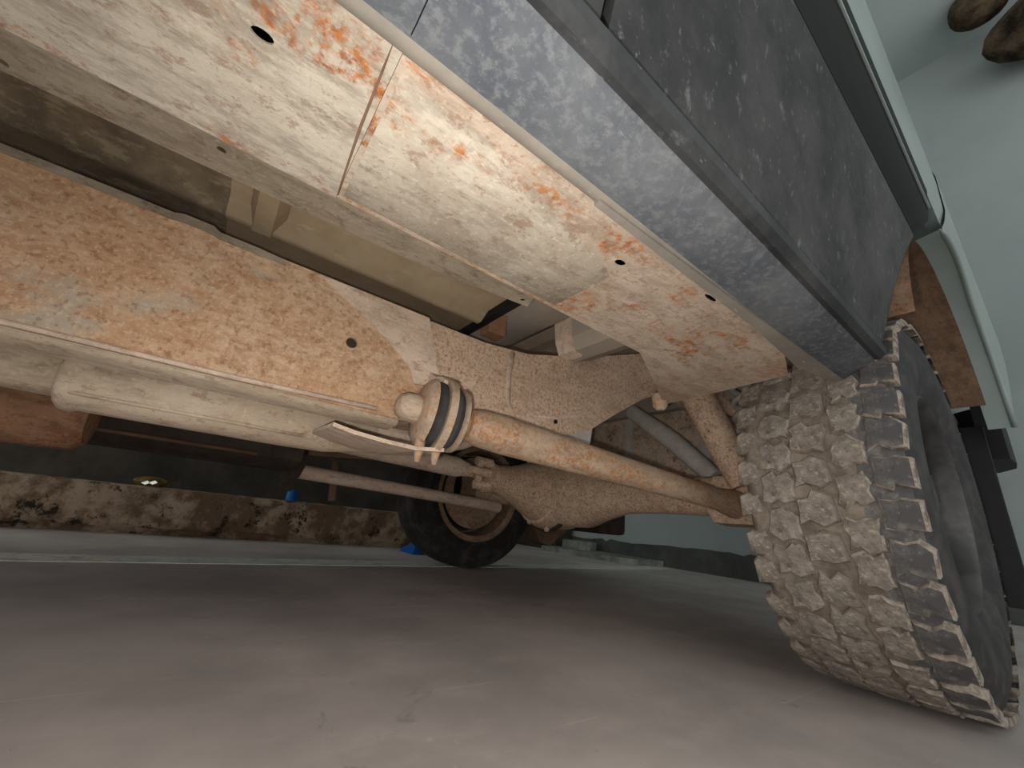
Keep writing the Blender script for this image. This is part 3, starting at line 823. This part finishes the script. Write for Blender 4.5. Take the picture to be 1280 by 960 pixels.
def underbody():
    # silencer and pipe
    mx, mz = -0.832, 0.389
    bm = N()
    pr = [(-0.200, 0.030), (-0.198, 0.044), (-0.192, 0.051), (-0.180, 0.053), (-0.172, 0.050), (-0.1, 0.050), (0.10, 0.050), (0.165, 0.048), (0.215, 0.040), (0.25, 0.034)]
    lathe_axis(bm, pr, (mx, 0, mz), (0.0, 1, 0), 36)
    mf = finish('exhaust_silencer', bm, 'muffler', suv, True, 0, 0.8)
    mf['label'] = 'pale mud-coated exhaust silencer'
    bm = N(); tube(bm, [(mx, -1.0, mz + 0.01), (mx, -0.5, mz + 0.005), (mx, -0.19, mz)], 0.036, 24)
    finish('exhaust_pipe', bm, 'muffler', mf, True)
    bm = N(); tube(bm, [(mx, 0.24, mz), (mx - 0.03, 0.36, mz + 0.01), (mx - 0.12, 0.52, mz + 0.06), (mx - 0.15, 0.8, mz + 0.2)], 0.030, 20)
    finish('exhaust_pipe', bm, 'gusset', mf, True)
    bm = N(); tube(bm, [(mx + 0.040, -0.18, mz - 0.0305), (mx + 0.040, 0.12, mz - 0.0305)], 0.003, 8)
    finish('seam', bm, 'muffler', mf, True)
    # reddish transfer case end
    bm = N(); lathe_axis(bm, [(0, 0.070), (0.6, 0.070), (0.64, 0.068), (0.655, 0.055), (0.657, 0.0001)], (-1.13, -0.86, 0.365), (0, 1, 0), 32, cap=False)
    tcs = finish('transfer_case', bm, 'redbrown', suv, True, 0, 0.8)
    bm = N(); lathe_axis(bm, [(0, 0.074), (0.02, 0.076), (0.04, 0.074)], (-1.13, -0.42, 0.365), (0, 1, 0), 32)
    finish('case_rib', bm, 'brownmetal', tcs, True, 0, 0.6)
    # fuel tank beyond the shaft
    bm = N()
    prism(bm, [(-1.36, 0.36), (-1.40, 0.335), (-1.56, 0.335), (-1.57, 0.37), (-1.57, 0.58), (-1.36, 0.58)], 1, -0.9, 0.22)
    finish('fuel_tank', bm, 'darkmetal', suv, True, 0.015, 0.6)
    bm = N(); tube(bm, [(-1.355, -0.9, 0.362), (-1.355, 0.10, 0.362)], 0.005, 8)
    finish('tank_seam', bm, 'brownmetal', suv, True)
    # step box hung on the far rail
    bm = N()
    prism(bm, [(-1.95, 0.36), (-1.75, 0.34), (-1.74, 0.50), (-1.95, 0.50)], 1, -1.3, -0.45)
    finish('far_side_box', bm, 'darkmetal', suv, True, 0.012, 0.6)
    bm = N(); prism(bm, [(1.52, 0.50), (1.56, 0.45), (2.0, 0.45), (2.08, 0.50), (2.08, 0.80), (1.50, 0.80)], 0, -1.45, -0.62)  # tank-like block added to catch the flash below the dim rear floor
    tk = finish('added_rear_tank', bm, 'tank', suv, True, 0.02, 0.6)
    for x in (-0.80, -1.15):
        bm = N(); prism(bm, [(1.495, 0.80), (1.51, 0.492), (1.552, 0.442), (2.0, 0.442), (2.0, 0.45), (1.56, 0.452), (1.525, 0.50), (1.505, 0.80)], 0, x - 0.02, x + 0.02)
        finish('added_tank_strap', bm, 'greytube', tk)
    # brown flap hanging behind the far wheel
    bm = N(); prism(bm, [(1.62, 0.22), (1.66, 0.16), (1.74, 0.14), (1.88, 0.24), (1.84, 0.42), (1.6, 0.44)], 0, -2.0, -1.9)
    finish('far_spring_hanger', bm, 'brownmetal', suv, bevel=0.01)
    bm = N(); box(bm, (-2.05, 1.95, 0.24), (-1.70, 2.20, 0.55))
    finish('rear_silencer', bm, 'darkmetal', suv, True, 0.03, 0.6)
underbody()

# ------------------------------------------------------------------ wheels
TR = 0.388
NEAR = Vector((-0.258, 1.23, TR))
def wheels():
    # --- near wheel: tyre carcass with single tread blocks
    tyre = bpy.data.objects.new('tyre', None)
    c = NEAR
    bm = N()
    hw = 0.133
    side = [(hw - 0.024, 0.204), (hw - 0.014, 0.222), (hw - 0.002, 0.262), (hw + 0.002, 0.305), (hw - 0.003, 0.335), (hw - 0.012, 0.358)]
    prof = [(-x, r) for x, r in side] + [(-hw + 0.022, TR - 0.012)] + [(-0.10 + i * 0.0125, TR - 0.0065) for i in range(14)] + [(0.082, TR - 0.010), (hw - 0.022, TR - 0.014)] + [(x, r) for x, r in side[::-1]]
    fs = lathe_x(bm, prof, c, 200, closed=True)
    for v in bm.verts:
        q = v.co - c
        r = math.hypot(q.y, q.z)
        if r > TR - 0.0145:
            k = 1 + (0.0045 * mnoise.noise(v.co * 38) + 0.003 * mnoise.noise(v.co * 90)) / r
            v.co = Vector((v.co.x, c.y + q.y * k, c.z + q.z * k))
    for f in fs:
        m = f.calc_center_median()
        r = math.hypot(m.y - c.y, m.z - c.z)
        f.material_index = 1 if r < 0.362 else (2 if m.x - c.x > 0.072 else 0)
    bm.normal_update()
    bmesh.ops.recalc_face_normals(bm, faces=bm.faces[:])
    me = bpy.data.meshes.new('tyre')
    bmesh.ops.translate(bm, verts=bm.verts[:], vec=-c)
    for f in bm.faces: f.smooth = True
    bm.to_mesh(me); bm.free()
    me.materials.append(M['treadgap']); me.materials.append(M['sidewall']); me.materials.append(M['treadrubber'])
    tyre = bpy.data.objects.new('tyre', me)
    link(tyre, suv); tyre.location = c - suv.location
    tyre['label'] = 'near all-terrain tyre caked in dried mud'
    # tread blocks
    NP = 38
    pitch = 2 * PI / NP
    rnd = random.Random(11)
    def block(u0, u1, frac, shape, mats, rtop=TR, slope=0.0):
        """outline in (across, along) of a unit cell, wrapped onto the tyre"""
        bm = N()
        ln = pitch * frac
        shape = [(min(1.0, max(0.0, a + rnd.uniform(-0.06, 0.06))), b + rnd.uniform(-0.07, 0.07)) for a, b in shape]
        def P(a, b, r, ins=0.0):
            ca = 0.5 + (a - 0.5) * (1 - ins); cb = 0.5 + (b - 0.5) * (1 - ins)
            u = u0 + (u1 - u0) * ca; th = (cb - 0.5) * ln
            rr = r - slope * abs(u) ** 2
            return (u, -rr * math.cos(th), rr * math.sin(th))
        base = [bm.verts.new(P(a, b, rtop - 0.016)) for a, b in shape]
        edge = [bm.verts.new(P(a, b, rtop - 0.003 - rnd.uniform(0, 0.002), 0.04)) for a, b in shape]
        topv = [bm.verts.new(P(a, b, rtop - rnd.uniform(-0.001, 0.002), 0.15)) for a, b in shape]
        cen = bm.verts.new(P(0.5, 0.5, rtop + 0.0005))
        n = len(shape)
        for i in range(n):
            j = (i + 1) % n
            f = bm.faces.new((base[i], base[j], edge[j], edge[i])); f.material_index = 1
            f = bm.faces.new((edge[i], edge[j], topv[j], topv[i])); f.material_index = 1
            bm.faces.new((topv[i], topv[j], cen))
        bmesh.ops.recalc_face_normals(bm, faces=bm.faces[:])
        me = bpy.data.meshes.new('tread_block')
        bm.to_mesh(me); bm.free()
        for m in mats: me.materials.append(M[m])
        return me
    jag = [
        [(0.0, 0.12), (0.22, 0.0), (0.48, 0.10), (0.62, 0.02), (1.0, 0.16), (0.92, 0.45), (1.0, 0.62), (0.86, 1.0), (0.55, 0.88), (0.40, 1.0), (0.05, 0.86), (0.12, 0.52)],
        [(0.08, 0.0), (0.40, 0.10), (0.60, 0.0), (0.95, 0.12), (1.0, 0.46), (0.88, 0.56), (0.97, 0.88), (0.66, 1.0), (0.42, 0.88), (0.10, 0.98), (0.0, 0.66), (0.12, 0.40)],
        [(0.0, 0.20), (0.35, 0.02), (0.70, 0.14), (1.0, 0.04), (0.95, 0.36), (1.0, 0.78), (0.70, 0.86), (0.50, 1.0), (0.12, 0.90), (0.06, 0.55)],
    ]
    lug = [
        [(0.0, 0.10), (0.40, 0.04), (0.55, 0.14), (1.0, 0.06), (1.0, 0.90), (0.62, 0.96), (0.45, 0.84), (0.0, 0.90), (0.08, 0.5)],
        [(0.0, 0.02), (0.30, 0.12), (0.60, 0.02), (1.0, 0.10), (1.0, 0.82), (0.70, 0.96), (0.34, 0.88), (0.06, 0.98), (0.0, 0.60)],
    ]
    flip = lambda s: [(1 - a, b) for a, b in s][::-1]
    mud = ('treadmud', 'treadgap'); rub = ('treadrubber', 'treadedge'); mudl = ('treadmud', 'treadedge')
    cols = [
        ([block(-0.130, -0.086, 0.92, flip(s), mud, TR - 0.004, 0.1) for s in lug * 3], 0.0),
        ([block(-0.088, -0.027, 1.0, s, mudl, TR - 0.001) for s in jag * 3], 0.5),
        ([block(-0.033, 0.030, 1.0, flip(s), mud, TR) for s in jag * 3], 0.05),
        ([block(0.028, 0.080, 0.96, s, mudl, TR - 0.001) for s in jag * 3], 0.55),
        ([block(0.078, 0.132, 0.95, s, rub, TR - 0.004, 0.1) for s in lug * 3], 0.1),
    ]
    for meshes, off in cols:
        for k in range(NP):
            o = bpy.data.objects.new('tread_block', rnd.choice(meshes))
            o.rotation_euler = ((k + off) * pitch + rnd.uniform(-0.014, 0.014), 0, 0)
            link(o, tyre)
    # --- near rim: lathe barrel, six spokes, cap
    bm = N()
    lathe_x(bm, [(0.104, 0.214), (0.114, 0.218), (0.118, 0.210), (0.108, 0.200), (0.07, 0.192), (-0.06, 0.186), (-0.10, 0.202), (-0.108, 0.214)], c, 64)
    rim = finish('wheel_rim', bm, 'steel', suv, True, 0, 0.9)
    rim['label'] = 'silver alloy rim of the near wheel'
    for k in range(6):
        a = k * PI / 3 + 0.25
        bm = N()
        vs = prism(bm, [(0.04, -0.035), (0.195, -0.024), (0.195, 0.024), (0.04, 0.035)], 0, 0.050, 0.078)
        bmesh.ops.rotate(bm, verts=bm.verts[:], cent=(0, 0, 0), matrix=Matrix.Rotation(a, 3, 'X'))
        bmesh.ops.translate(bm, verts=bm.verts[:], vec=c)
        finish('spoke', bm, 'steel', rim, bevel=0.006)
    bm = N(); lathe_axis(bm, [(0.03, 0.08), (0.07, 0.075), (0.092, 0.045), (0.096, 0.03)], c, (1, 0, 0), 32)
    finish('hub_cap', bm, 'steel', rim, True, 0, 0.6)
    bm = N(); lathe_axis(bm, [(-0.05, 0.17), (0.03, 0.17), (0.035, 0.15)], c, (1, 0, 0), 40)
    finish('brake_drum', bm, 'darkmetal', rim, True, 0, 0.6)

    # --- far wheel
    f = Vector((-2.055, 1.23, TR))
    bm = N()
    side = [(hw - 0.020, 0.246), (hw - 0.010, 0.256), (hw - 0.001, 0.285), (hw + 0.002, 0.31), (hw - 0.003, 0.338), (hw - 0.012, 0.36)]
    prof = [(-x, r) for x, r in side] + [(-hw + 0.012, TR - 0.006), (-0.06, TR), (0.06, TR), (hw - 0.012, TR - 0.006)] + [(x, r) for x, r in side[::-1]]
    lathe_x(bm, prof, f, 72, closed=True)
    t2 = finish('tyre', bm, 'fartyre', suv, True, 0, 0.9)
    t2['label'] = 'dark far tyre beyond the axle'
    bm = N()
    lathe_x(bm, [(0.110, 0.244), (0.120, 0.258), (0.126, 0.255), (0.118, 0.242), (0.112, 0.228), (0.06, 0.222), (-0.05, 0.215), (-0.11, 0.245)], f, 56)
    r2 = finish('wheel_rim', bm, 'brakemud', suv, True, 0, 0.9)
    r2['label'] = 'dirty inside of the far rim'
    bm = N()
    slot = [(1.23 - 0.130, 0.335), (1.23 - 0.095, 0.335), (1.23 - 0.088, 0.41), (1.23 - 0.095, 0.49), (1.23 - 0.128, 0.49), (1.23 - 0.138, 0.41)]
    plate(bm, circ(1.23, TR, 0.192, n=40), [slot], f.x + 0.068, f.x + 0.060, axis=0)
    finish('brake_backplate', bm, 'brakemud', r2)
    bm = N(); lathe_axis(bm, [(0, 0.205), (0.012, 0.205)], f + Vector((-0.02, 0, 0)), (1, 0, 0), 40)
    finish('wheel_disc', bm, 'blackplastic', r2)
wheels()

# ------------------------------------------------------------------ things around
def surroundings():
    n = NT('peeling_kerb')
    c = n.mix(n.ramp(n.noise(5, 8, 0.7), 0.40, 0.56), srgb(178, 156, 132), srgb(116, 94, 74))
    c = n.mix(n.ramp(n.noise(9, 8, 0.75, n.coords((1, 1, 1), (0, 0, 2))), 0.56, 0.62), c, srgb(52, 46, 36))
    c = n.mix(n.mul(n.ramp(n.noise(24, 6, 0.7), 0.58, 0.66), 0.7), c, srgb(110, 66, 48))
    n.bump(n.noise(14, 8, 0.7), 0.8, 0.02)
    M['kerb'] = n.out(c, 0.95, 0, 0.15)
    rnd = random.Random(5)
    bm = N()
    rows = []
    ny = 70
    for i in range(ny):
        y = -2.2 + i * 0.052
        x = -2.88 - 0.05 * (y - 0.3) * 0
        j = lambda s: rnd.uniform(-s, s)
        rows.append([(-2.95, y, 0.0), (-2.935 + j(0.012), y, 0.025 + j(0.012)), (-2.90 + j(0.008), y, 0.045 + j(0.014)), (-2.885 + j(0.006), y, 0.11 + j(0.01)), (-2.89 + j(0.006), y, 0.19), (-2.90 + j(0.005), y, 0.228 + j(0.006)),
                     (-2.93, y, 0.238 + j(0.004)), (-3.15, y, 0.24), (-3.15, y, 0.0)])
    vr = grid(bm, rows)
    bm.faces.new(vr[0][::-1]); bm.faces.new(vr[-1])
    tag(finish('kerb', bm, 'kerb', None, True, 0, 0.9), 'low weathered kerb with brown peeling paint beyond the parking line', 'kerb')
    # low step of pale concrete in front of the back wall
    n = NT('pale_concrete')
    c = n.mix(n.ramp(n.noise(7, 8, 0.7), 0.35, 0.65), srgb(150, 152, 142), srgb(110, 112, 106))
    n.bump(n.noise(25, 6), 0.3, 0.01)
    M['concrete'] = n.out(c, 0.9, 0, 0.2)
    bm = N(); prism(bm, [(-3.6, 3.18), (-3.3, 3.14), (-2.55, 3.2), (-2.42, 3.3), (-2.4, 3.66), (-3.6, 3.66)], 2, 0.0, 0.05)
    tag(finish('concrete_step', bm, 'concrete', bevel=0.008), 'low pale concrete step along the foot of the back wall', 'step')
    bm = N(); prism(bm, [(-3.50, 3.40), (-3.22, 3.38), (-3.14, 3.46), (-3.18, 3.60), (-3.44, 3.64)], 2, 0.05, 0.135)
    tag(finish('concrete_block', bm, 'concrete', bevel=0.012), 'rough concrete lump standing on the low step by the wall', 'block')
    bm = N(); box(bm, (-5.19, 3.40, 0.0), (-3.62, 3.66, 0.95))
    tag(finish('wall_pier', bm, 'darkwall', bevel=0.01), 'dark low pier against the back wall, behind the axle', kind='structure')
    # scraps
    M['blue'] = plain('blue_plastic', srgb(10, 90, 160), 0.5, 0, 0.2, 20)
    M['yellow'] = plain('yellow_plastic', srgb(120, 96, 34), 0.4, 0, 0.4, 20)
    M['foil'] = plain('bright_foil', srgb(225, 225, 220), 0.15, 0.9, 0.1, 30)
    bm = N(); lathe_axis(bm, [(0, 0.030), (0.004, 0.034), (0.05, 0.034), (0.056, 0.030), (0.060, 0.012), (0.066, 0.011)], (-2.92, 0.47, 0.239), (0.05, 0.02, 1), 18)
    b = finish('bottle_cap', bm, 'blue', None, True, 0, 0.6)
    tag(b, 'bright blue round plastic cap standing on the kerb', 'cap')
    bm = N(); prism(bm, [(-2.72, 0.0), (-2.52, 0.0), (-2.50, 0.045), (-2.53, 0.085), (-2.60, 0.050), (-2.70, 0.022)], 1, 1.16, 1.24)
    b = finish('plastic_scrap', bm, 'blue', None, False, 0.006)
    tag(b, 'torn blue plastic scrap lying on the floor behind the far tyre', 'scrap')
    root = empty('crumpled_wrapper', (-2.98, -0.22, 0.24)); tag(root, 'crumpled yellow wrapper with silver glints on top of the kerb', 'wrapper')
    bm = N(); bmesh.ops.create_icosphere(bm, subdivisions=2, radius=0.05)
    for v in bm.verts: v.co = Vector((v.co.x * 0.7 - 2.98, v.co.y * 1.5 - 0.22, max(0.241, v.co.z * 0.6 + 0.262))) + Vector([rnd.uniform(-0.007, 0.007), rnd.uniform(-0.007, 0.007), 0])
    finish('wrapper_body', bm, 'yellow', root)
    for dy in (-0.03, 0.0):
        bm = N(); prism(bm, [(-0.02, 0.0), (0.0, -0.008), (0.018, 0.004), (0.004, 0.014)], 0, 0.0, 0.004)
        bmesh.ops.translate(bm, verts=bm.verts[:], vec=(-2.942, -0.21 + dy, 0.258 + dy * 0.15))
        finish('silver_fold', bm, 'foil', root)
    # brown lumpy clump under the ceiling against the wall
    n = NT('brown_lump')
    c = n.mix(n.ramp(n.noise(6, 8, 0.7), 0.35, 0.65), srgb(112, 96, 78), srgb(44, 38, 30))
    n.bump(n.noise(14, 6), 0.6, 0.03)
    M['lump'] = n.out(c, 0.95, 0, 0.1)
    def lump(name, cc, r, sc, label):
        bm = N(); bmesh.ops.create_icosphere(bm, subdivisions=3, radius=r)
        rr = random.Random(hash(label) % 1000 if False else int(r * 1000))
        ph = [rr.uniform(0, 6) for _ in range(6)]
        for v in bm.verts:
            k = 1 + 0.12 * math.sin(v.co.x * 14 + ph[0]) * math.sin(v.co.y * 11 + ph[1]) + 0.08 * math.sin(v.co.z * 23 + ph[2])
            v.co = Vector((v.co.x * sc[0] * k, v.co.y * sc[1] * k, v.co.z * sc[2] * k)) + Vector(cc)
        tag(finish(name, bm, 'lump', None, True), label, 'clump', 'brown clumps under the ceiling')
    lump('dried_clump', (0.36, 3.36, 3.955), 0.13, (1.2, 1, 1.0), 'small brown rounded clump left of the dark one at the ceiling')
    lump('dried_clump', (0.55, 3.46, 3.62), 0.22, (1.0, 0.95, 1.0), 'large dark brown clump at the top of the pale wall')
surroundings()
